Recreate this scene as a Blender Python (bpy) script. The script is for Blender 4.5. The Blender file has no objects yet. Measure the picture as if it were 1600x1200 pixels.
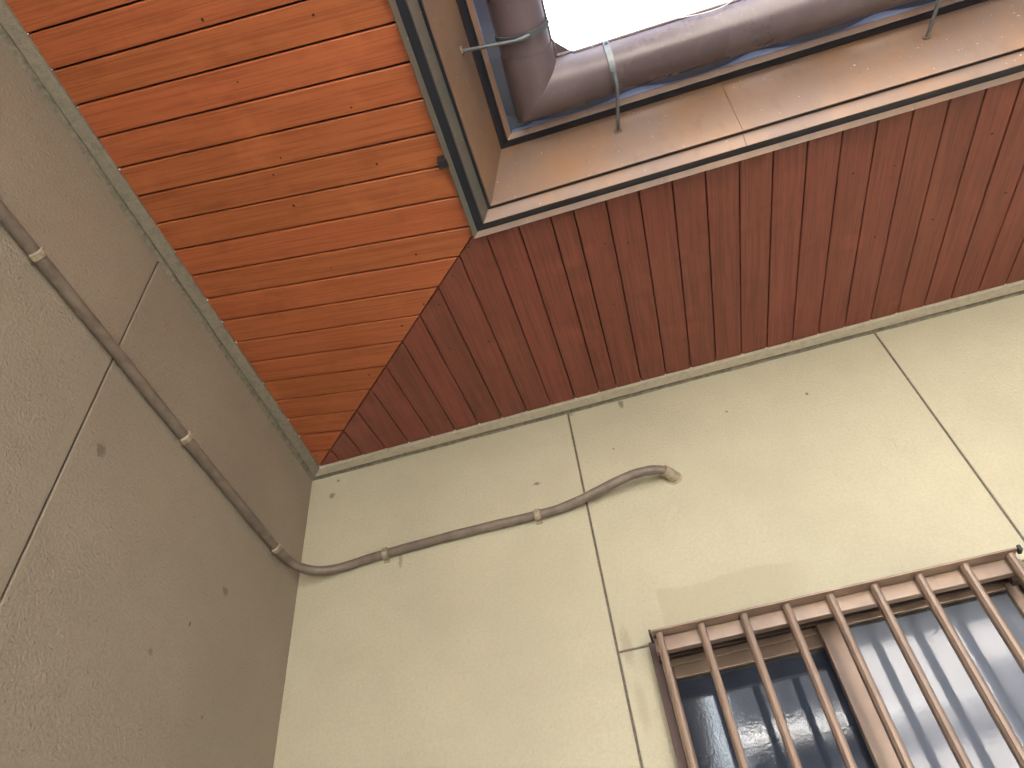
import bpy, bmesh, math, random
from mathutils import Vector, Matrix
random.seed(7)
S = bpy.context.scene
COL = S.collection
H = 3.2                      # height of the wall/soffit corner above the ground

# ------------------------------------------------------------------ camera
cam_d = bpy.data.cameras.new('camera')
cam = bpy.data.objects.new('camera', cam_d)
COL.objects.link(cam)
Rw = ((0.95933736, 0.26749169, -0.09011115),
      (-0.25890613, 0.70675386, -0.6583818),
      (-0.11242526, 0.65494059, 0.74727062))     # right, down, forward
m = Matrix.Identity(4)
for i in range(3):
    m[i][0] = Rw[0][i]; m[i][1] = -Rw[1][i]; m[i][2] = -Rw[2][i]
m[0][3], m[1][3], m[2][3] = 0.9488, -1.6307, -1.6809 + H
cam.matrix_world = m
cam_d.sensor_width = 36.0
cam_d.lens = 36.0 * 1210.86 / 1600.0
cam_d.clip_start = 0.02
cam_d.clip_end = 500
S.camera = cam

# ------------------------------------------------------------------ sky, sun, exposure
SUN_EL, SUN_AZ = math.radians(52), math.radians(-8)   # azimuth measured from +Y towards +X
W = bpy.data.worlds.new('World'); S.world = W; W.use_nodes = True
wn = W.node_tree.nodes; wl = W.node_tree.links
bg = wn['Background']
sky = wn.new('ShaderNodeTexSky'); sky.sky_type = 'NISHITA'; sky.sun_disc = False
sky.sun_elevation = SUN_EL; sky.sun_rotation = SUN_AZ
sky.air_density = 1.0; sky.dust_density = 3.0; sky.ozone_density = 1.0
veil = wn.new('ShaderNodeHueSaturation'); veil.inputs['Saturation'].default_value = 0.55
wl.new(sky.outputs[0], veil.inputs['Color']); wl.new(veil.outputs[0], bg.inputs['Color'])
bg.inputs['Strength'].default_value = 0.15
sd = bpy.data.lights.new('sun', 'SUN'); sd.energy = 5.0; sd.angle = math.radians(0.53); sd.color = (1.0, 0.95, 0.87)
sun = bpy.data.objects.new('sun', sd); COL.objects.link(sun)
sdir = Vector((math.sin(SUN_AZ) * math.cos(SUN_EL), math.cos(SUN_AZ) * math.cos(SUN_EL), math.sin(SUN_EL)))
sun.rotation_euler = sdir.to_track_quat('Z', 'Y').to_euler()
sun.location = (0, 3, 12)
vs = S.view_settings
vs.view_transform = 'Standard'; vs.look = 'None'; vs.gamma = 1.0; vs.use_curve_mapping = False
vs.exposure = 3.95
S.cycles.max_bounces = 10; S.cycles.diffuse_bounces = 6; S.cycles.transparent_max_bounces = 12
S.cycles.caustics_reflective = False; S.cycles.caustics_refractive = False

# ------------------------------------------------------------------ mesh helpers
def wloc(p):
    v = Vector((0, 0, 0))
    while p is not None:
        v = v + p.location; p = p.parent
    return v

def mk(name, verts, faces, mat, parent=None, origin=None, smooth=False, **props):
    """one mesh object from vertices given in place (z counted from the corner height H)"""
    base = wloc(parent)
    o3 = Vector(origin) + Vector((0, 0, H)) if origin is not None else (base if parent else Vector((0, 0, 0)))
    me = bpy.data.meshes.new(name)
    me.from_pydata([tuple(Vector(v) + Vector((0, 0, H)) - o3) for v in verts], [], faces)
    bm = bmesh.new(); bm.from_mesh(me)
    bmesh.ops.recalc_face_normals(bm, faces=bm.faces); bm.to_mesh(me); bm.free()
    if smooth:
        for p in me.polygons: p.use_smooth = True
        try: me.set_sharp_from_angle(angle=math.radians(38))
        except Exception: pass
    if mat: me.materials.append(mat)
    ob = bpy.data.objects.new(name, me); COL.objects.link(ob)
    ob.parent = parent; ob.location = o3 - base
    for k, v in props.items(): ob[k] = v
    return ob

def thing(name, label, cat, loc, group=None):
    o = bpy.data.objects.new(name, None); COL.objects.link(o)
    o.empty_display_size = 0.1
    o.location = Vector(loc) + Vector((0, 0, H)); o['label'] = label; o['category'] = cat
    if group: o['group'] = group
    return o

class MB:
    def __init__(s): s.v = []; s.f = []
    def add(s, v, f):
        n = len(s.v); s.v += [tuple(q) for q in v]; s.f += [tuple(i + n for i in q) for q in f]; return s
    def box(s, x0, x1, y0, y1, z0, z1, b=0.0):
        x0, x1 = sorted((x0, x1)); y0, y1 = sorted((y0, y1)); z0, z1 = sorted((z0, z1))
        bm = bmesh.new(); bmesh.ops.create_cube(bm, size=1)
        for v in bm.verts:
            v.co = Vector(((x0 + x1) / 2 + v.co.x * (x1 - x0), (y0 + y1) / 2 + v.co.y * (y1 - y0), (z0 + z1) / 2 + v.co.z * (z1 - z0)))
        if b > 0: bmesh.ops.bevel(bm, geom=bm.edges[:], offset=b, segments=2, affect='EDGES', profile=0.5)
        bm.verts.index_update()
        s.add([v.co[:] for v in bm.verts], [[v.index for v in f.verts] for f in bm.faces]); bm.free(); return s
    def tube(s, pts, r, seg=12, cap=True):
        pts = [Vector(p) for p in pts]; n0 = len(s.v); rr = r if isinstance(r, (list, tuple)) else [r] * len(pts)
        t = (pts[1] - pts[0]).normalized(); up = Vector((0, 0, 1)) if abs(t.z) < .9 else Vector((1, 0, 0))
        u = t.cross(up).normalized(); V = []; F = []
        for i, p in enumerate(pts):
            t2 = (pts[min(i + 1, len(pts) - 1)] - pts[max(i - 1, 0)]).normalized()
            u = (u - t2 * u.dot(t2)).normalized(); w = t2.cross(u)
            for k in range(seg):
                a = 2 * math.pi * k / seg; V.append(p + (u * math.cos(a) + w * math.sin(a)) * rr[i])
        for i in range(len(pts) - 1):
            for k in range(seg):
                F.append((i * seg + k, i * seg + (k + 1) % seg, (i + 1) * seg + (k + 1) % seg, (i + 1) * seg + k))
        if cap: F += [tuple(range(seg - 1, -1, -1)), tuple((len(pts) - 1) * seg + k for k in range(seg))]
        return s.add(V, F)
    def loft(s, rings, closed=True, cap=True):
        """rings: lists of points, joined in order"""
        k = len(rings[0]); V = [p for r in rings for p in r]; F = []
        for i in range(len(rings) - 1):
            for j in range(k if closed else k - 1):
                j2 = (j + 1) % k; F.append((i * k + j, i * k + j2, (i + 1) * k + j2, (i + 1) * k + j))
        if cap and closed: F += [tuple(range(k)), tuple((len(rings) - 1) * k + j for j in range(k))]
        return s.add(V, F)
    def build(s, name, mat, parent=None, origin=None, smooth=False, **p):
        return mk(name, s.v, s.f, mat, parent, origin, smooth, **p)

def smooth_path(pts, n=8):
    P = [Vector(p) for p in pts]; P = [2 * P[0] - P[1]] + P + [2 * P[-1] - P[-2]]; out = []
    for i in range(1, len(P) - 2):
        for k in range(n):
            t = k / n; a, b, c, d = P[i - 1], P[i], P[i + 1], P[i + 2]
            out.append(0.5 * ((2 * b) + (c - a) * t + (2 * a - 5 * b + 4 * c - d) * t * t + (3 * b - a - 3 * c + d) * t ** 3))
    out.append(P[-2]); return out

# the two wings mirror each other about the valley x = -y:
def RT(a, d, z): return (a, -d, z)       # a along the wing, d distance out from its wall
def LT(a, d, z): return (d, -a, z)

# ------------------------------------------------------------------ material helpers
class N:
    def __init__(s, name):
        s.m = bpy.data.materials.new(name); s.m.use_nodes = True
        s.t = s.m.node_tree; s.b = s.t.nodes['Principled BSDF']; s.out = s.t.nodes['Material Output']
        s.geo = s.t.nodes.new('ShaderNodeNewGeometry'); s.oi = s.t.nodes.new('ShaderNodeObjectInfo')
    def n(s, kind, **kw):
        x = s.t.nodes.new(kind)
        for k, v in kw.items(): setattr(x, k, v)
        return x
    def set(s, sock, v):
        if hasattr(v, 'default_value') and hasattr(v, 'is_output') and v.is_output: s.t.links.new(v, sock)
        else: sock.default_value = v if not (isinstance(v, tuple) and len(v) == 3 and sock.type == 'RGBA') else (*v, 1)
    def math(s, op, a, b=0.0, c=0.0, clamp=False):
        x = s.n('ShaderNodeMath', operation=op, use_clamp=clamp)
        s.set(x.inputs[0], a); s.set(x.inputs[1], b); s.set(x.inputs[2], c); return x.outputs[0]
    def vmath(s, op, a, b=(0, 0, 0)):
        x = s.n('ShaderNodeVectorMath', operation=op); s.set(x.inputs[0], a)
        if op == 'SCALE': s.set(x.inputs['Scale'], b)
        else: s.set(x.inputs[1], b)
        return x.outputs['Value'] if op in ('DISTANCE', 'LENGTH', 'DOT_PRODUCT') else x.outputs['Vector']
    def noise(s, vec, scale, detail=2.0, rough=0.5, dist=0.0):
        x = s.n('ShaderNodeTexNoise'); s.set(x.inputs['Vector'], vec)
        x.inputs['Scale'].default_value = scale; x.inputs['Detail'].default_value = detail
        x.inputs['Roughness'].default_value = rough; x.inputs['Distortion'].default_value = dist; return x.outputs['Fac']
    def ss(s, v, lo, hi, a=0.0, b=1.0):
        x = s.n('ShaderNodeMapRange', interpolation_type='SMOOTHSTEP'); s.set(x.inputs['Value'], v)
        s.set(x.inputs['From Min'], lo); s.set(x.inputs['From Max'], hi)
        s.set(x.inputs['To Min'], a); s.set(x.inputs['To Max'], b); return x.outputs['Result']
    def mix(s, f, a, b, mode='MIX'):
        x = s.n('ShaderNodeMix', data_type='RGBA', blend_type=mode)
        s.set(x.inputs['Factor'], f); s.set(x.inputs['A'], a); s.set(x.inputs['B'], b)
        return x.outputs['Result']
    def bump(s, h, dist, strength=1.0, normal=None):
        x = s.n('ShaderNodeBump'); s.set(x.inputs['Height'], h); x.inputs['Distance'].default_value = dist
        x.inputs['Strength'].default_value = strength
        if normal is not None: s.t.links.new(normal, x.inputs['Normal'])
        return x.outputs['Normal']
    def fin(s, col, rough=0.5, normal=None, metallic=0.0, spec=0.5, **kw):
        s.set(s.b.inputs['Base Color'], col); s.set(s.b.inputs['Roughness'], rough); s.set(s.b.inputs['Metallic'], metallic)
        s.b.inputs['Specular IOR Level'].default_value = spec
        if normal is not None: s.t.links.new(normal, s.b.inputs['Normal'])
        for k, v in kw.items(): s.set(s.b.inputs[k], v)
        return s.m
    @property
    def pos(s): return s.geo.outputs['Position']
    @property
    def rnd(s): return s.oi.outputs['Random']
    def xyz(s, v):
        x = s.n('ShaderNodeSeparateXYZ'); s.set(x.inputs[0], v); return x.outputs

def siding_material(name, base, spots, coarse, relief):
    q = N(name); P = q.pos
    big = q.noise(P, 2.2, 4, .55); mid = q.noise(P, 14, 3, .6); fine = q.noise(P, 260, 2, .6)
    c = q.mix(q.ss(big, .35, .7), base, tuple(x * .88 for x in base))
    c = q.mix(q.ss(mid, .45, .75, 0, .30), c, (base[0] * .86, base[1] * .83, base[2] * .84))
    c = q.mix(q.ss(fine, .58, .74, 0, .34), c, tuple(x * .55 for x in base))
    c = q.mix(q.ss(q.noise(P, 120, 3, .7), .38, .62, 0, .16), c, tuple(x * .62 for x in base))
    wob = q.noise(P, 120, 3, .6)
    for (pt, r, k, col, stretch) in spots:
        d = q.vmath('SUBTRACT', P, (pt[0], pt[1], pt[2] + H)); d = q.vmath('MULTIPLY', d, stretch)
        dd = q.math('ADD', q.vmath('LENGTH', d), q.math('MULTIPLY', q.math('SUBTRACT', wob, .5), r * 1.6))
        c = q.mix(q.ss(dd, r * .35, r, k, 0.0), c, col)
    vo = q.n('ShaderNodeTexVoronoi', feature='F1'); q.set(vo.inputs['Vector'], q.vmath('ADD', P, q.vmath('SCALE', (.02, .02, .02), q.noise(P, 30, 2, .5))))
    vo.inputs['Scale'].default_value = coarse; vo.inputs['Randomness'].default_value = 1.0
    cr = q.xyz(vo.outputs['Color'])[0]
    blobs = q.math('MULTIPLY', q.ss(vo.outputs['Distance'], .52, .05), q.ss(cr, .35, 1.0))
    grit = q.noise(P, coarse * .95, 3, .62)
    n1 = q.bump(grit, relief * 1.6, .9); n2 = q.bump(blobs, relief * .55, .8, n1)
    return q, c, n2

WALL = (0.468, 0.440, 0.312)
DARK = (.13, .10, .075)
rs = [((.835, 0, -.005), .016, .6, DARK, (1, 1, .5)), ((.70, 0, -.255), .010, .8, DARK, (.8, 1, 1.3)),
      ((.985, 0, -.033), .014, .7, DARK, (1.5, 1, .55)), ((.075, 0, -.10), .012, .7, DARK, (1, 1, .8)),
      ((.09, 0, -.045), .006, .8, DARK, (1, 1, 1)), ((.30, 0, -.40), .016, .5, DARK, (2, 1, .5)),
      ((.847, 0, -.79), .03, .35, (.2, .16, .11), (1.6, 1, .45)), ((1.48, 0, -.18), .006, .9, DARK, (1, 1, 1)),
      ((1.26, 0, -.17), .005, .9, DARK, (1, 1, 1)), ((.93, 0, -.20), .004, .9, DARK, (1, 1, 1)),
      ((.852, 0, -.93), .03, .25, (.2, .16, .11), (1.9, 1, .4)), ((.832, 0, -.36), .02, .35, (.7, .66, .55), (1, 1, 1))]
q, c, nrm = siding_material('siding_paint_right', WALL, rs, 170, .0013)
# an old repainted patch above the window, with an uneven edge
X = q.xyz(q.pos); wob = q.math('MULTIPLY', q.math('SUBTRACT', q.noise(q.pos, 9, 3, .6), .5), .07)
px = q.math('MULTIPLY', q.ss(X[0], .938, .946), q.ss(q.math('ADD', X[0], wob), 1.34, 1.20))
pz = q.math('MULTIPLY', q.ss(q.math('ADD', X[2], wob), H - .665, H - .677), q.ss(X[2], H - 1.0, H - .8))
c = q.mix(q.math('MULTIPLY', q.math('MULTIPLY', px, pz), .6), c, (.365, .335, .225))
M_SIDE_R = q.fin(c, .78, nrm, spec=.3)
ls = [((0, -.785, -.591), .017, .75, DARK, (1, 1, .8)), ((0, -.314, -.612), .015, .65, DARK, (1, 1, 1)),
      ((0, -.407, -.749), .009, .95, (.05, .03, .02), (1, 3.2, .9)), ((0, -.50, -.86), .010, .5, DARK, (1, 1, 1)),
      ((0, -.30, -.9), .005, .8, DARK, (1, 1, 1)), ((0, -1.0, -.2), .16, .25, (.34, .27, .22), (1, 1, 1))]
q, c, nrm = siding_material('siding_shade_left', (WALL[0] * .70, WALL[1] * .635, WALL[2] * .67), ls, 150, .0021)  # same wall paint, darkened to carry the left wall's shade
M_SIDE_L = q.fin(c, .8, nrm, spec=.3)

def trim_mat(name, a, b):
    q = N(name); g = q.noise(q.pos, 60, 4, .7); g2 = q.noise(q.pos, 330, 2, .6)
    c = q.mix(q.ss(g, .42, .7, 0, .6), a, b); c = q.mix(q.ss(g2, .55, .72, 0, .5), c, tuple(x * .5 for x in b))
    return q.fin(c, .8, q.bump(q.math('ADD', g, g2), .0022, .8), spec=.3)
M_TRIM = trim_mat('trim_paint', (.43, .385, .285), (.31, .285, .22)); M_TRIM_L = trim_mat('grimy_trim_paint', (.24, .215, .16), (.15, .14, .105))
q = N('caulk'); g = q.noise(q.pos, 90, 4, .7)
M_CAULK = q.fin(q.mix(q.ss(g, .35, .7), (.13, .112, .085), (.075, .065, .05)), .7, q.bump(g, .002, .8))
q = N('grimy_caulk'); g = q.noise(q.pos, 70, 4, .7)
M_GRIME = q.fin(q.mix(q.ss(g, .3, .75), (.24, .205, .145), (.11, .10, .075)), .8, q.bump(g, .003, .8))

def wood(name, axis, light, dark, vein):
    q = N(name); P = q.pos
    off = q.vmath('SCALE', (3.1, 7.7, 1.3), q.rnd)
    sc = (1.6, 26, 1) if axis == 0 else (26, 1.6, 1)
    v = q.vmath('ADD', q.vmath('MULTIPLY', P, sc), off)
    broad = q.noise(v, 1.0, 4, .6, .6)
    sc2 = (5, 230, 1) if axis == 0 else (230, 5, 1)
    v2 = q.vmath('ADD', q.vmath('MULTIPLY', P, sc2), off)
    grain = q.noise(v2, 1.0, 3, .6, .3)
    c = q.mix(q.ss(broad, .25, .8, .15, .75), light, dark)
    c = q.mix(q.ss(grain, .42, .64, 0, .55), c, vein)
    blot = q.noise(P, 16, 3, .6)
    c = q.mix(q.ss(blot, .50, .78, 0, .32), c, tuple(x * .6 for x in dark))
    pale = q.noise(q.vmath('ADD', P, (5, 2, 1)), 7, 3, .6)
    c = q.mix(q.ss(pale, .56, .78, 0, .30), c, tuple(min(1, x * 1.45) for x in light))
    hs = q.n('ShaderNodeHueSaturation')
    q.set(hs.inputs['Value'], q.ss(q.rnd, 0, 1, .94, 1.06)); q.set(hs.inputs['Hue'], q.ss(q.rnd, 0, 1, .502, .498))
    q.set(hs.inputs['Color'], c)
    n = q.bump(grain, .0006, .5)
    return q.fin(hs.outputs[0], q.ss(broad, .2, .8, .36, .5), n, spec=.42)
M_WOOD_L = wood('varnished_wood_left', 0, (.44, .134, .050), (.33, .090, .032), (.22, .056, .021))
M_WOOD_R = wood('varnished_wood_right', 1, (.24, .066, .042), (.175, .046, .031), (.10, .028, .019))  # darker, redder copy; duller light along this grain direction put into the colour
q = N('nail_hole'); M_NAIL = q.fin((.025, .012, .008), .6)
q = N('pale_drip'); M_DRIP = q.fin((.75, .73, .68), .6)
q = N('sarking'); M_SARK = q.fin((.035, .017, .012), .9)

def metal(name, a, b, rough, metallic, fleck=.5, stain=.6):
    q = N(name); P = q.pos
    g = q.noise(P, 5, 5, .62); f = q.noise(P, 150, 2, .6); st = q.noise(q.vmath('MULTIPLY', P, (1, 1, .25)), 40, 3, .6)
    c = q.mix(q.ss(g, .36, .66), a, b)
    c = q.mix(q.ss(st, .52, .82, 0, .45), c, tuple(x * stain for x in a))
    c = q.mix(q.ss(f, .72, .75, 0, fleck), c, (.7, .68, .64))
    return q.fin(c, q.ss(g, .3, .7, rough, rough + .14), q.bump(q.noise(P, 22, 2, .5), .0015, .25), metallic, .5)
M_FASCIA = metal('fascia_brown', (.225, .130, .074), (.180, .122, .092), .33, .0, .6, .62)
M_FASCIA_SHADE = metal('shaded_fascia_trim', (.085, .085, .072), (.125, .095, .072), .36, .0, .7)  # dark grey-green copy carrying the shade of the left lips in its colour
M_GUTTER = metal('gutter_brown', (.085, .060, .064), (.12, .09, .096), .24, .0, .25, 1.9)
M_BRACKET = metal('bracket_steel', (.20, .22, .23), (.12, .13, .14), .38, .6, .4)
M_ALU = metal('bronze_aluminium', (.285, .205, .145), (.22, .158, .118), .33, .3, .15)
M_ALU_D = metal('shade_dark_bronze', (.10, .062, .05), (.075, .05, .042), .4, .3, .15)  # darker bronze; shade of the head and track recesses put into the colour
q = N('fascia_shade_dark'); M_SHADE_DARK = q.fin((.016, .020, .030), .45)  # near-black colour standing in for shade under the fascia steps
q = N('black_plastic'); M_BLACK = q.fin((.012, .012, .013), .35)
q = N('conduit_paint'); g = q.noise(q.pos, 30, 4, .6); f = q.noise(q.pos, 300, 2, .6)
M_PIPE = q.fin(q.mix(q.ss(g, .35, .7), (.185, .148, .112), (.125, .100, .078)), .42, q.bump(f, .0004, .4), spec=.45)
q = N('clamp_paint'); g = q.noise(q.pos, 90, 3, .6)
M_CLAMP = q.fin(q.mix(q.ss(g, .35, .7), (.36, .30, .205), (.24, .20, .145)), .55, q.bump(g, .001, .5))
q = N('clay_tile'); g = q.noise(q.pos, 12, 3, .6)
M_TILE = q.fin(q.mix(g, (.10, .12, .16), (.06, .075, .10)), .35)
q = N('filler_strip'); M_FILL = q.fin((.17, .24, .36), .4)  # blue of sky light and lens fringe put into the strip's colour
# obscure rolled glass: see-through with a mirror share and a pebbled surface
def glass(name, scale, dist, tint, body, ior):
    q = N(name); t = q.t
    v = q.vmath('MULTIPLY', q.pos, (1, 1, .7))
    n = q.bump(q.noise(v, scale, 1.5, .5), dist, 1.0)
    gl = q.n('ShaderNodeBsdfGlossy'); gl.inputs['Roughness'].default_value = .05; t.links.new(n, gl.inputs['Normal'])
    tr = q.n('ShaderNodeBsdfTransparent'); tr.inputs['Color'].default_value = (*tint, 1)
    df = q.n('ShaderNodeBsdfDiffuse'); df.inputs['Color'].default_value = (*body, 1); t.links.new(n, df.inputs['Normal'])
    m0 = q.n('ShaderNodeMixShader'); m0.inputs[0].default_value = .6; t.links.new(tr.outputs[0], m0.inputs[1]); t.links.new(df.outputs[0], m0.inputs[2])
    fr = q.n('ShaderNodeFresnel'); fr.inputs['IOR'].default_value = ior; t.links.new(n, fr.inputs['Normal'])
    mx = q.n('ShaderNodeMixShader'); t.links.new(fr.outputs[0], mx.inputs[0]); t.links.new(m0.outputs[0], mx.inputs[1]); t.links.new(gl.outputs[0], mx.inputs[2])
    t.links.new(mx.outputs[0], q.out.inputs['Surface']); return q.m
M_GLASS_L = glass('pebbled_glass', 300, .00007, (.5, .6, .7), (.045, .056, .078), 1.65)
M_GLASS_R = glass('rippled_glass', 220, .00006, (.5, .58, .66), (.25, .28, .33), 1.46)
q = N('room_paint'); M_ROOM = q.fin((.20, .22, .26), .9)
q = N('curtain'); M_CURT = q.fin((.6, .58, .58), .9)
q = N('concrete_ground'); g = q.noise(q.pos, 1.3, 5, .6); f = q.noise(q.pos, 60, 3, .7)
M_GROUND = q.fin(q.mix(q.ss(g, .3, .7), q.mix(f, (.40, .385, .35), (.50, .485, .45)), (.38, .365, .33)), .9, q.bump(f, .004, .6))
def plain_wall(name, col):
    q = N(name); g = q.noise(q.pos, 3, 4, .6); f = q.noise(q.pos, 90, 3, .6)
    return q.fin(q.mix(q.ss(g, .3, .7), col, tuple(x * .85 for x in col)), .85, q.bump(f, .004, .5))
M_NB_DARK = plain_wall('neighbour_dark_wall', (.05, .055, .07))
M_NB_PALE = plain_wall('neighbour_pale_wall', (.80, .76, .74))
M_SKY_BLOCK = plain_wall('sky_streak_blue', (.62, .72, .80))
M_NB_ROOF = plain_wall('neighbour_roof', (.09, .095, .11))

# ------------------------------------------------------------------ setting
mk('ground', [(-60, -60, -H), (60, -60, -H), (60, 60, -H), (-60, 60, -H)], [(0, 1, 2, 3)], M_GROUND, kind='structure')

SL = 0.2172                              # soffit slope
XE, YE = 3.6, 3.4                        # how far the two wings run out of frame
# ---- wall of the right-hand wing (faces -y)
WX0, WX1, WZ0, WZ1 = .899, 1.690, -1.72, -.806       # window opening
wall_r = thing('house_wall', 'bright beige stucco panel wall with barred window and conduit end', 'wall', (1.8, 0, -H))
wall_l = thing('house_wall', 'shaded beige stucco panel wall on the left, crossed by straight conduit', 'wall', (0, -1.7, -H))

def panel(parent, mat, T, a0, a1, z0, z1):
    """siding panel with softened edges, face at d=0, 16 mm thick"""
    g = .0028; b = .0014
    def ring(e, d): return [T(a0 + g + e, d, z0 + g + e), T(a1 - g - e, d, z0 + g + e), T(a1 - g - e, d, z1 - g - e), T(a0 + g + e, d, z1 - g - e)]
    return MB().loft([ring(0, -.016), ring(0, -b), ring(b, 0)]).build('panel', mat, parent)
J1, J2, HJ = .825, 1.735, -.798
for (a0, a1, z0, z1) in [(-.003, J1, -H, .05), (J1, J2, HJ, .05), (J1, WX0 + .004, -H, HJ), (WX1 - .004, J2, -H, HJ),
                         (WX0 + .004, WX1 - .004, -H, WZ0 + .004), (J2, J2 + .91, -H, .05), (J2 + .91, XE, -H, .05)]:
    panel(wall_r, M_SIDE_R, RT, a0, a1, z0, z1)
JL = .845
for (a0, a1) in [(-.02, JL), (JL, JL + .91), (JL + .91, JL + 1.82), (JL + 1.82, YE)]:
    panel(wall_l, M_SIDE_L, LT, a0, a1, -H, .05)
def caulk(parent, T, a0, a1, z0, z1, mat=M_CAULK, d=-.0022):
    n = 40; v = []; f = []
    vert = (z1 - z0) > (a1 - a0)
    for i in range(n + 1):
        t = i / n; w = random.uniform(-.0008, .0008); dd = d + random.uniform(-.0006, .0006)
        if vert: z = z0 + (z1 - z0) * t; v += [T(a0, dd, z), T((a0 + a1) / 2, dd + .0012 + w, z), T(a1, dd, z)]
        else: a = a0 + (a1 - a0) * t; v += [T(a, dd, z0), T(a, dd + .0012 + w, (z0 + z1) / 2), T(a, dd, z1)]
    for i in range(n):
        for k in (0, 1): f.append((3 * i + k, 3 * i + k + 1, 3 * i + 4 + k, 3 * i + 3 + k))
    mk('joint_seal', v, f, mat, parent, smooth=True)
for a in (J1, J2, J2 + .91): caulk(wall_r, RT, a - .0045, a + .0045, -H, .03)
caulk(wall_r, RT, J1, WX0, HJ - .0055, HJ + .0055, d=-.0026)
for a in (JL, JL + .91, JL + 1.82): caulk(wall_l, LT, a - .0045, a + .0045, -H, .03, d=-.005)
# core of the wall behind the panels, open at the window
co = MB()
for (x0, x1, z0, z1) in [(-.4, WX0, -H, .16), (WX1, XE, -H, .16), (WX0, WX1, -H, WZ0), (WX0, WX1, WZ1, .16)]: co.box(x0, x1, .0165, .11, z0, z1)
co.build('wall_core', M_ROOM, wall_r)
MB().box(-.11, -.0165, -YE, .0165, -H, .16).build('wall_core', M_ROOM, wall_l)

# ---- cover strip where wall and soffit meet
def trim(parent, T, end, mat):
    tm = .046
    def ring(a_of): return [T(a_of(d), d, z) for d, z in [(.017, -.020), (.0185, -.0215), (.0445, -.0195), (tm, -.018), (tm, .01), (.017, .01)]]
    t = MB().loft([ring(lambda d: d), ring(lambda d: end)]).build('cover_strip', mat, parent)
    n = 90; v = []; f = []
    for i in range(n + 1):                      # lumpy bead of old sealant between strip and wall
        k = i / n; r = lambda: random.uniform(-.0011, .0011)
        for d, z in [(.0005, -.0185), (.004, -.0165), (.010, -.0115), (.0168, -.0105)]:
            a = max(d, .0) + (end - d) * k; v.append(T(a, d + (r() if d > .001 else 0) * .5, z + r()))
    for i in range(n):
        for j in range(3): f.append((4 * i + j, 4 * i + j + 1, 4 * i + 5 + j, 4 * i + 4 + j))
    mk('sealant_bead', v, f, M_GRIME, parent, smooth=True)
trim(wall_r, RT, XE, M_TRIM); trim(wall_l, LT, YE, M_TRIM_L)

# ---- soffits of narrow boards, mitred along the valley
EDGE = .768
joints_r = [.041, .1150, .1890, .2630, .3370, .4110, .4860, .5595, .6328, .7102, .7846, .8591, .9327, .9851]
while joints_r[-1] < XE - .08: joints_r.append(joints_r[-1] + .0740)
joints_l = [.041, .1150, .1905, .2637, .3372, .4120, .4867, .5607, .6345, .7083, .7803, .8572, .9322, 1.0063, 1.0783, 1.1514, 1.2255, 1.3006, 1.3743]
while joints_l[-1] < YE - .08: joints_l.append(joints_l[-1] + .0740)
sof_r = thing('eave_soffit', 'dark red-brown board soffit above the barred window wall', 'soffit', (1.8, -.4, -.09))
sof_l = thing('eave_soffit', 'brighter orange-brown board soffit above the shaded left wall', 'soffit', (.4, -1.7, -.09))
def soffit_board(parent, mat, T, a, b, tilt):
    def outline(e):
        a2, b2 = a + e, b - e; en = EDGE; m = .0012 + e * .5
        pts = [(a2, min(.03, a2)), (b2, .03), (b2, min(en, b2 - m))]
        if a2 - m < en < b2 - m: pts.append((en + m, en))
        pts.append((a2, min(en, a2 - m)))
        return pts
    lo, mid_ = (outline(.0036), outline(.0021)) if T is LT else (outline(.0028), outline(.0012))
    dz = lambda x: tilt * (x - (a + b) / 2)
    r0 = [T(x, d, -SL * d + dz(x)) for x, d in lo]; r1 = [T(x, d, -SL * d + .0016 + dz(x)) for x, d in mid_]; r2 = [T(x, d, -SL * d + .010) for x, d in mid_]
    if len(lo) != len(mid_): r1 = [T(x, d, -SL * d + .0016) for x, d in lo]; r2 = [T(x, d, -SL * d + .010) for x, d in lo]
    MB().loft([r0, r1, r2]).build('board', mat, parent)
nails = {}
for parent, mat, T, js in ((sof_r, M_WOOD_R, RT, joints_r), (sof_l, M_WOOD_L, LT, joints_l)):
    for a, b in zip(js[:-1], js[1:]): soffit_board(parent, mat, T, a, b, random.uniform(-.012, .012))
    nb = MB()
    for a, b in zip(js[:-1], js[1:]):
        c = (a + b) / 2; ds = []
        if c < EDGE: ds.append(c - .020 + random.uniform(-.006, .006))
        for d0 in (.40, .62):
            if d0 < c - .06 and random.random() < .5: ds.append(d0 + random.uniform(-.02, .02))
        for d in ds:
            x = c + random.uniform(-.022, .022); rr = random.uniform(.0018, .0032); z = -SL * d - .0012
            if abs(x - d) < .008: continue
            nb.add([T(x + rr * math.cos(t) * random.uniform(.8, 1.5), d + rr * math.sin(t), z - SL * rr * math.sin(t)) for t in [k * math.pi / 4 for k in range(8)]] + [T(x, d, z - .0004)],
                   [(k, (k + 1) % 8, 8) for k in range(8)])
    nb.build('nail_heads', M_NAIL, parent, kind='stuff')
    dr = MB()
    for a in js[1:]:
        if random.random() < .75:
            bm = bmesh.new(); bmesh.ops.create_icosphere(bm, subdivisions=1, radius=random.uniform(.0013, .0026)); bm.verts.index_update()
            o = Vector(T(a + random.uniform(-.004, .004), .0468, -SL * .046 - .001))
            dr.add([v.co + o for v in bm.verts], [[v.index for v in f.verts] for f in bm.faces]); bm.free()
    dr.build('paint_drops', M_DRIP, wall_r if T is RT else wall_l, kind='stuff')
    # dark backing above the boards
    en = XE if T is RT else YE
    mk('backing', [T(0, 0, .014), T(en, 0, .014), T(en, EDGE, -SL * EDGE + .014), T(EDGE, EDGE, -SL * EDGE + .014)], [(0, 1, 2, 3)], M_SARK, parent)

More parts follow.
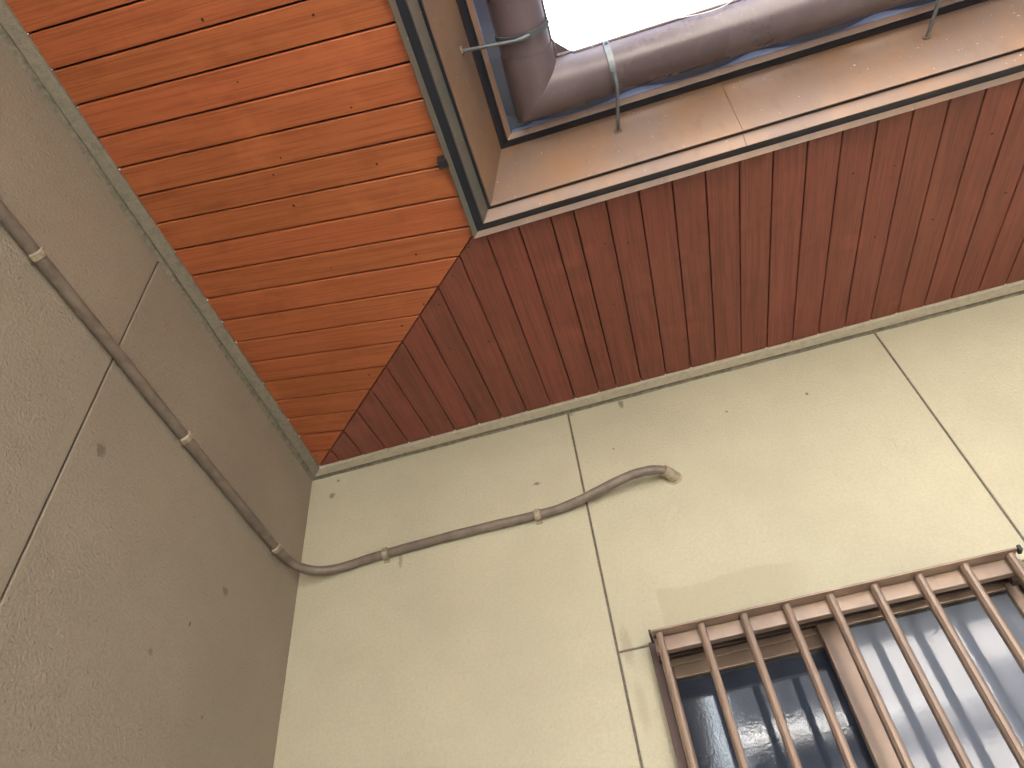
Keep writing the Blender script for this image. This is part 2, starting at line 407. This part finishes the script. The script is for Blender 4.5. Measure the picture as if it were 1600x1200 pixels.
# ---- stepped sheet-metal fascias
PROF = [(.7600, -.1855), (.7705, -.1780), (.7910, -.1875), (.8073, -.1640), (.8165, -.1685), (.8660, -.0235), (.8860, -.0323), (.8965, -.0250)]
SEAM = 1.366
def fascia(T, end, seam, label, loc, lip):
    root = thing('eave_fascia', label, 'fascia', loc)
    def run(name, idx, mat, back):
        segs = [(None, seam - .0005), (seam + .0005, end)] if seam else [(None, end)]
        front = [PROF[i] for i in idx]
        prof = front + back
        for s0, s1 in segs:
            r0 = [T(d if s0 is None else s0, d, z) for d, z in prof]; r1 = [T(s1, d, z) for d, z in prof]
            MB().loft([r0, r1]).build(name, mat, root)
    P = PROF; ix, iz = -.0085, .0045                    # inward shift that gives each strip its thickness
    def strip(name, a, b, mat, t=1.0):
        (d0, z0), (d1, z1) = P[a], P[b]
        L = math.hypot(d1 - d0, z1 - z0); nx, nz = -(z1 - z0) / L * .0025 * t, (d1 - d0) / L * .0025 * t
        run(name, [a, b], mat, [(d1 + nx, z1 + nz), (d0 + nx, z0 + nz)])
    strip('lower_lip', 0, 1, lip); strip('middle_lip', 2, 3, lip); strip('face_panel', 4, 5, M_FASCIA); strip('drip_edge', 6, 7, M_FASCIA, .6)
    for a, b in ((1, 2), (3, 4), (5, 6)):               # near-black strips painting in the shade under each step
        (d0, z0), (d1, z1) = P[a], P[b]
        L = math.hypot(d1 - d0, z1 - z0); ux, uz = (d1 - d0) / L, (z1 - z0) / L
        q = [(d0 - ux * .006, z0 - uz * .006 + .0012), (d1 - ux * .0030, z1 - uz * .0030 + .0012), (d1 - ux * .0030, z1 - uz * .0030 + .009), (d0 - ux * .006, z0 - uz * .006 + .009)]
        MB().loft([[T(d, d, z) for d, z in q], [T(end, d, z) for d, z in q]]).build('shadow_strip', M_SHADE_DARK, root)
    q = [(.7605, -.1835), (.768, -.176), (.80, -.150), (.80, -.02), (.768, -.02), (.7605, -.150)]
    MB().loft([[T(d, d, z) for d, z in q], [T(end, d, z) for d, z in q]]).build('fascia_core', M_SHADE_DARK, root)
    return root
fas_r = fascia(RT, XE, SEAM, 'brown metal fascia lit by the sky with a vertical seam, above dark red soffit', (1.8, -.8, -.17), M_FASCIA)
fas_l = fascia(LT, YE, None, 'darker brown metal fascia in shade bordering the orange soffit', (.8, -1.7, -.17), M_FASCIA_SHADE)

# ---- roof: decking and the eave course of wavy tiles
roof = thing('tiled_roof', 'dark blue-grey wavy tile edge between gutter and fascia', 'roof', (.9, -.9, 0))
ZR = .165
def rz(d): return -SL * d + ZR
mk('decking', [(.88, -.88, rz(.88)), (XE, -.88, rz(.88)), (XE, 4.2, rz(-4.2)), (-4.2, 4.2, rz(-4.2))] + [(.88, -.88, rz(.88) + .03), (XE, -.88, rz(.88) + .03), (XE, 4.2, rz(-4.2) + .03), (-4.2, 4.2, rz(-4.2) + .03)],
   [(0, 1, 2, 3), (4, 5, 6, 7), (0, 1, 5, 4), (1, 2, 6, 5)], M_SARK, roof)
mk('decking', [(.88, -.88, rz(.88)), (.88, -YE, rz(.88)), (-4.2, -YE, rz(-4.2)), (-4.2, 4.2, rz(-4.2))] + [(.88, -.88, rz(.88) + .03), (.88, -YE, rz(.88) + .03), (-4.2, -YE, rz(-4.2) + .03), (-4.2, 4.2, rz(-4.2) + .03)],
   [(0, 1, 2, 3), (4, 5, 6, 7), (0, 1, 5, 4), (1, 2, 6, 5)], M_SARK, roof)
TW = .265
def tile_mesh(T, a0, clip):
    n = 14; V = []; F = []
    for j, d in enumerate((.72, .948)):
        for lay in (0, 1):
            for i in range(n + 1):
                t = i / n; a = a0 + (t - .02) * TW
                w = .024 * (.5 - .5 * math.cos(2 * math.pi * min(1, t / .62))) if t < .62 else -.003 * math.sin(math.pi * (t - .62) / .38)
                V.append(T(a, d, rz(d) + .012 + w + lay * .014))
    k = n + 1
    for i in range(n):
        F += [(i, i + 1, 2 * k + i + 1, 2 * k + i), (k + i, k + i + 1, 3 * k + i + 1, 3 * k + i), (2 * k + i, 2 * k + i + 1, 3 * k + i + 1, 3 * k + i), (i, i + 1, k + i + 1, k + i)]
    return V, F
for T, start, end in ((RT, .843, XE), (LT, .80, YE)):
    a = start
    while a < end - TW:
        V, F = tile_mesh(T, a, None); mk('tile', V, F, M_TILE, roof, smooth=True); a += TW
    mk('tile_filler', [T(.9, .897, -.024), T(end, .897, -.024), T(end, .900, .035), T(.9, .900, .035), T(.9, .885, -.02), T(end, .885, -.02), T(end, .885, .035), T(.9, .885, .035)],
       [(0, 1, 2, 3), (4, 5, 6, 7), (0, 1, 5, 4), (3, 2, 6, 7)], M_FILL, roof)

MB().box(.80, .940, -.940, -.80, -.012, -.006).build('valley_flashing', M_TILE, roof)
# ---- half-round gutter
GD, GZ, GR = .9755, -.036, .0525
gut = thing('rain_gutter', 'dark brown half-round rain gutter turning the inside corner', 'gutter', (.97, -.97, -.095))
def half(r_out, r_in, n=28):
    o = [(GD - r_out * math.cos(math.pi * k / n), GZ - r_out * math.sin(math.pi * k / n)) for k in range(n + 1)]
    i = [(GD - r_in * math.cos(math.pi * k / n), GZ - r_in * math.sin(math.pi * k / n)) for k in range(n, -1, -1)]
    return o + i
for T, st, end in ((RT, 1.045, XE), (LT, 1.045, YE)):
    p = half(GR, GR - .0025)
    MB().loft([[T(st, d, z) for d, z in p], [T(end, d, z) for d, z in p]]).build('channel', M_GUTTER, gut, smooth=True)
    bead = [(GD + GR + .0005, GZ), ]
    MB().tube([T(st + .004, GD + GR + .0005, GZ + .001), T(end, GD + GR + .0005, GZ + .001)], .0042, 10).build('rim_bead', M_GUTTER, gut, smooth=True)
    p = half(GR + .0028, GR + .0004)
    MB().loft([[T(d + .0002, d, z) for d, z in p], [T(1.067, d, z) for d, z in p]]).build('corner_piece', M_GUTTER, gut, smooth=True)
e = GD + GR + .003
MB().tube(smooth_path([RT(1.067, e, GZ + .001), RT(e + .02, e, GZ + .001), RT(e + .005, e + .0015, GZ + .001), RT(e + .0015, e + .005, GZ + .001), LT(e + .02, e, GZ + .001), LT(1.067, e, GZ + .001)], 6), .0046, 10).build('corner_rim', M_GUTTER, gut, smooth=True)
MB().add([(e, -e, GZ + .004), (e + .034, -e, GZ + .006), (e, -e - .034, GZ + .006), (e, -e, GZ + .0065), (e + .034, -e, GZ + .0085), (e, -e - .034, GZ + .0085)],
         [(0, 1, 2), (3, 4, 5), (0, 1, 4, 3), (1, 2, 5, 4), (2, 0, 3, 5)]).build('corner_plate', M_GUTTER, gut)
# an old spider thread caught on the rim
th = [RT(1.29, GD + GR + .0045, GZ - .004), RT(1.325, GD + GR + .0035, GZ - .014), RT(1.36, GD + GR + .003, GZ - .016), RT(1.385, GD + GR + .004, GZ - .012), RT(1.40, GD + GR + .005, GZ - .004)]
MB().tube(smooth_path(th, 5), .0010, 6).build('thread', M_DRIP, gut, smooth=True)

def bracket(T, a, af, label):
    root = thing('gutter_bracket', label, 'bracket', T(af, .84, -.075), 'steel gutter brackets on the fascia')
    r = GR + .0034; w = .0062; th_ = .0018; V = []; F = []; n = 26
    ang = [math.radians(18 + (178 - 18) * k / n) for k in range(n + 1)]
    rings = []
    for t in ang:
        c, s = math.cos(t), math.sin(t)
        rings.append([T(a + u, GD - (r + q) * c, GZ - (r + q) * s) for u, q in ((-w, 0), (w, 0), (w, th_), (-w, th_))])
    MB().loft(rings).build('strap', M_BRACKET, root)
    # screw at the rim end of the strap
    tt = math.radians(166); c, s = math.cos(tt), math.sin(tt); rr = r + th_
    MB().tube([T(a, GD - rr * c, GZ - rr * s), T(a, GD - (rr + .002) * c, GZ - (rr + .002) * s)], .0034, 10).build('screw', M_BLACK, root, smooth=True)
    fz = -.0705; fd = .8165 + (fz + .1685) / .145 * .0495
    zz = GZ - GR - .011
    path = [T(af, fd - .004, fz), T(a, .958, zz - .001), T(a, .964, zz - .001), T(a, .976, zz + .0015), T(a, .988, zz + .006)]
    MB().tube(path, [.0040, .0040, .0042, .0045, .0040], 10).build('arm', M_BRACKET, root, smooth=True)
    MB().tube([T(af, fd - .001, fz), T(af, fd + .0025, fz)], .009, 14).build('washer', M_FASCIA, root, smooth=True)
    return root
bracket(RT, 1.136, 1.124, 'steel gutter bracket near the corner, its arm in the lit fascia')
bracket(RT, 1.797, 1.786, 'steel gutter bracket farthest right, partly cut by the picture edge')
bracket(LT, 1.108, 1.112, 'steel gutter bracket on the shaded left fascia, arm lying almost level')

# ---- small black clip tucked behind the left fascia
clip = thing('cable_clip', 'small black plastic clip on the orange soffit beside the fascia', 'clip', (.748, -.947, -.175))
MB().box(.742, .762, -.957, -.937, -.186, -SL * .75 - .0005, .0015).build('body', M_BLACK, clip)
cr = MB()
for k in range(3): cr.box(.7405, .7435, -.9545 + k * .0068, -.9510 + k * .0068, -.185, -.165, .0005)
cr.build('ridges', M_BLACK, clip)

# ------------------------------------------------------------------ conduit
con = thing('conduit_pipe', 'thin brown conduit clamped along both walls, bending into the right wall', 'pipe', (0, -.6, -.385))
r = .0125
pts = [(.0135, -3.2, -.386), (.0135, -2.2, -.386), (.0135, -1.6, -.385), (.0135, -1.1, -.383), (.0135, -.85, -.384), (.0135, -.60, -.388), (.0135, -.38, -.388), (.0145, -.20, -.388),
       (.020, -.115, -.390), (.040, -.062, -.393), (.085, -.030, -.394), (.145, -.0160, -.388), (.20, -.0140, -.381), (.26, -.0138, -.377), (.44, -.0138, -.372), (.56, -.0138, -.372),
       (.69, -.0138, -.374), (.76, -.0170, -.373), (.83, -.027, -.366), (.90, -.038, -.354), (.96, -.045, -.346), (1.005, -.045, -.345), (1.035, -.036, -.346), (1.056, -.018, -.349), (1.064, .012, -.352)]
path = smooth_path(pts, 7)
MB().tube(path, [r * (1 + .02 * math.sin(i * .9)) for i in range(len(path))], 16).build('pipe', M_PIPE, con, smooth=True)
# sleeve where it enters the wall
MB().tube([(1.043, -.033, -.3466), (1.058, -.014, -.350), (1.063, -.002, -.3515), (1.066, .008, -.352)], [.0155, .0165, .0172, .0175], 18).build('sleeve', M_CLAMP, con, smooth=True)
MB().tube([(1.064, .0005, -.352), (1.064, -.0025, -.352)], [.023, .021], 20).build('sealing_putty', M_CLAMP, con, smooth=True)
def clamp(p, wall):
    x, y, z = p; mb = MB(); w = .0085
    rings = []
    for k in range(17):          # saddle band round the pipe
        a = math.pi * (k / 16) * 1.16 - .08 * math.pi
        ring = []
        for u, q in ((-w, .0006), (-w * .7, .0042), (w * .7, .0042), (w, .0006)):
            R_ = r + q; off, up = R_ * math.sin(a), R_ * math.cos(a)
            ring.append((x + off, y + u, z + up) if wall == 'L' else (x + u, y - off, z + up))
        rings.append(ring)
    mb.loft(rings)
    b = mb.build('clamp', M_CLAMP, con, smooth=True)
    # two ears with screws
    for s in (1, -1):
        e_ = MB()
        if wall == 'L': e_.box(.0003, .0035, y - w, y + w, z + s * (r - .001), z + s * (r + .009), .001)
        else: e_.box(x - w, x + w, -.0035, -.0003, z + s * (r - .001), z + s * (r + .009), .001)
        e_.build('ear', M_CLAMP, b)
    sc = (x + r + .001, y, z - .001) if wall == 'L' else (x, y - r - .001, z - .001)
    dv = Vector((1, 0, 0)) if wall == 'L' else Vector((0, -1, 0))
    MB().tube([Vector(sc), Vector(sc) + dv * .0055], .0045, 10).build('screw', M_CLAMP, b, smooth=True)
for y, z in ((-1.101, -.383), (-.599, -.388), (-.163, -.3885), (-1.60, -.385)): clamp((.0135, y, z), 'L')
for x, z in ((.262, -.377), (.692, -.374)): clamp((x, -.0138, z), 'R')

# ------------------------------------------------------------------ sliding window
win = thing('sliding_window', 'bronze aluminium sliding window with obscure glass behind the grille', 'window', (1.29, 0, WZ0))
FY0, FY1 = -.028, .095
fr = MB().box(WX0 - .002, WX0 + .016, FY0, FY1, WZ0, WZ1, .0015).build('jamb', M_ALU_D, win)
MB().box(WX1 - .016, WX1 + .002, FY0, FY1, WZ0, WZ1, .0015).build('jamb', M_ALU, win)
hd = MB().box(WX0 + .0165, WX1 - .0165, FY0, FY1, WZ1 - .014, WZ1 + .001, .0015).build('head', M_ALU_D, win)
for yy in (FY0 + .004, -.002, .040, .078):
    MB().box(WX0 + .017, WX1 - .017, yy, yy + .004, WZ1 - .030, WZ1 - .0145, .0008).build('track', M_ALU if yy > .03 and yy < .05 else M_ALU_D, hd)
for xx in (WX0 + .0165, ):
    MB().box(xx, xx + .012, -.002, .004, WZ0, WZ1 - .031, .0008).build('track', M_ALU_D, fr)
MB().box(WX0 + .0165, WX1 - .0165, FY0 - .01, FY1, WZ0 - .001, WZ0 + .025, .0015).build('sill', M_ALU, win)
def sash(x0, x1, y0, y1, zt, zg, wl_, wr_, gmat, label):
    yy = (y0 + y1) / 2
    s = MB().box(x0 + wl_, x1 - wr_, y0, y1, zg, zt, .0015).build('sash_rail', M_ALU, win, label=label)
    MB().box(x0, x0 + wl_ - .0006, y0 - .001, y1 + .001, WZ0 + .03, zt + .002, .0025).build('stile', M_ALU, s)
    MB().box(x1 - wr_ + .0006, x1, y0 - .001, y1 + .001, WZ0 + .03, zt + .002, .0025).build('stile', M_ALU, s)
    MB().box(x0 + wl_, x1 - wr_, y0, y1, WZ0 + .03, WZ0 + .08, .0015).build('bottom_rail', M_ALU, s)
    MB().box(x0 + wl_ + .0005, x1 - wr_ - .0005, yy - .005, yy - .001, zg - .005, zg - .0005, .0005).build('glazing_bead', M_BLACK, s)
    xa, xb = x0 + wl_ - .004, x1 - wr_ + .004
    mk('pane', [(xa, yy, WZ0 + .07), (xb, yy, WZ0 + .07), (xb, yy, zg + .006), (xa, yy, zg + .006)], [(0, 1, 2, 3)], gmat, s)
sash(WX0 + .018, 1.300, .049, .074, -.822, -.862, .018, .030, M_GLASS_L, 'inner sash with dark pebbled glass')
sash(1.257, WX1 - .017, .008, .034, -.817, -.846, .042, .026, M_GLASS_R, 'outer sash with pale reflecting glass')
mk('room', [(.2, .111, -H), (2.6, .111, -H), (2.6, .111, .1), (.2, .111, .1), (.2, 3, -H), (2.6, 3, -H), (2.6, 3, .1), (.2, 3, .1)],
   [(4, 5, 6, 7), (0, 4, 7, 3), (1, 5, 6, 2), (3, 2, 6, 7), (0, 1, 5, 4)], M_ROOM, kind='structure')

# ---- grille in front of the window
gr = thing('window_grille', 'bronze aluminium security grille of nine upright bars over the window', 'grille', (1.29, -.08, WZ0))
GX0, GX1, GT, GB = .911, 1.668, -.820, -1.735
MB().box(GX0, GX1, -.0945, -.048, GT, GT + .0045, .001).build('cap_rail', M_ALU, gr)
MB().box(GX0, GX1, -.0660, -.048, GT - .0335, GT - .0005, .002).build('top_rail', M_ALU, gr)
MB().box(GX0, GX1, -.0660, -.048, GB, GB + .033, .002).build('bottom_rail', M_ALU, gr)
MB().box(GX1 + .0005, GX1 + .008, -.0970, -.080, GT - .006, GT + .007, .0015).build('end_cap', M_BLACK, gr)
MB().box(GX0 - .006, GX0 - .0005, -.0960, -.050, GT - .004, GT + .006, .0015).build('end_cap', M_ALU_D, gr)
for z in (GT - .03, GB + .03):
    for x in (GX0 + .012, GX1 - .012):
        MB().box(x - .012, x + .012, -.0475, -.0285, z - .012, z + .012, .001).build('mounting_block', M_ALU_D, gr)
bw = .0084
prof = [(-bw, -.0665), (-bw, -.0790), (-bw + .0012, -.0815), (-bw + .0042, -.0845), (-bw + .0048, -.0835), (-bw + .0056, -.0850), (bw - .0056, -.0862), (bw - .0020, -.0850), (bw, -.0820), (bw, -.0665)]
bar_me = None
for k in range(9):
    x = .925 + .0911 * k
    if bar_me is None:
        o = MB().loft([[(x + a, b, GB + .001) for a, b in prof], [(x + a, b, GT - .0006) for a, b in prof]]).build('bar', M_ALU, gr, origin=(x, -.08, GB)); bar_me = o.data; b0 = o
    else:
        o = bpy.data.objects.new('bar', bar_me); COL.objects.link(o); o.parent = gr; o.location = b0.location + Vector((.0911 * k, 0, 0))

# ------------------------------------------------------------------ neighbours across the lane, with unseen pieces added for shade and reflections
def house(x0, x1, y0, y1, h, mat, label, rail=None, roof_=True):
    o = thing('neighbour_house', label, 'house', ((x0 + x1) / 2, (y0 + y1) / 2, -H))
    z0 = -H
    MB().box(x0, x1, y0, y1, z0, z0 + h, 0).build('wall', mat, o)
    if rail:                                              # added pipe, out of view, throwing a bright sun glint into the panes
        zr = z0 + rail
        MB().tube([(x0 + .02, y1 + .16, zr), (x1 - .02, y1 + .16, zr)], .075, 28).build('glint_pipe', M_STEEL, o, smooth=True)
        for xx in (x0 + .1, x1 - .1): MB().box(xx - .02, xx + .02, y1 + .001, y1 + .09, zr - .02, zr + .02, 0).build('glint_pipe_bracket', M_STEEL, o)
    if roof_:
        xm = (y0 + y1) / 2
        mk('roof', [(x0, y0 - .3, z0 + h), (x1, y0 - .3, z0 + h), (x1, y1 + .3, z0 + h), (x0, y1 + .3, z0 + h), (x0, xm, z0 + h + .9), (x1, xm, z0 + h + .9)],
           [(0, 1, 5, 4), (3, 2, 5, 4), (0, 3, 4), (1, 2, 5)], M_NB_ROOF, o)
    return o
q = N('galvanised_steel'); M_STEEL = q.fin((.8, .8, .8), .48, None, 1.0)
house(-9, -.30, -13, -7, 6.2, M_NB_PALE, 'pale neighbour house across the lane, outside the picture')
house(-.299, 1.14, -8.2, -7, 6.3, M_NB_DARK, 'dark neighbour house mirrored at the left edge of the inner pane', 4.87, False)
house(1.32, 2.72, -8.2, -7, 6.3, M_NB_DARK, 'narrow dark neighbour house mirrored in the inner pane', 4.87, False)
house(2.721, 9, -13, -7, 6.0, M_NB_PALE, 'pale neighbour house mirrored in the outer pane', 4.80)
house(-4, 4.5, -28, -22, 14, M_SKY_BLOCK, 'unseen pale blue block added in place of bright sky in the inner pane', None, False)  # added block giving the narrow sky streak its brightness
side = house(3.65, 10, -5.0, 12, 7.4, M_NB_DARK, 'tall dark house added outside the picture to shade the left wall')  # added out of view to keep light off the left wall
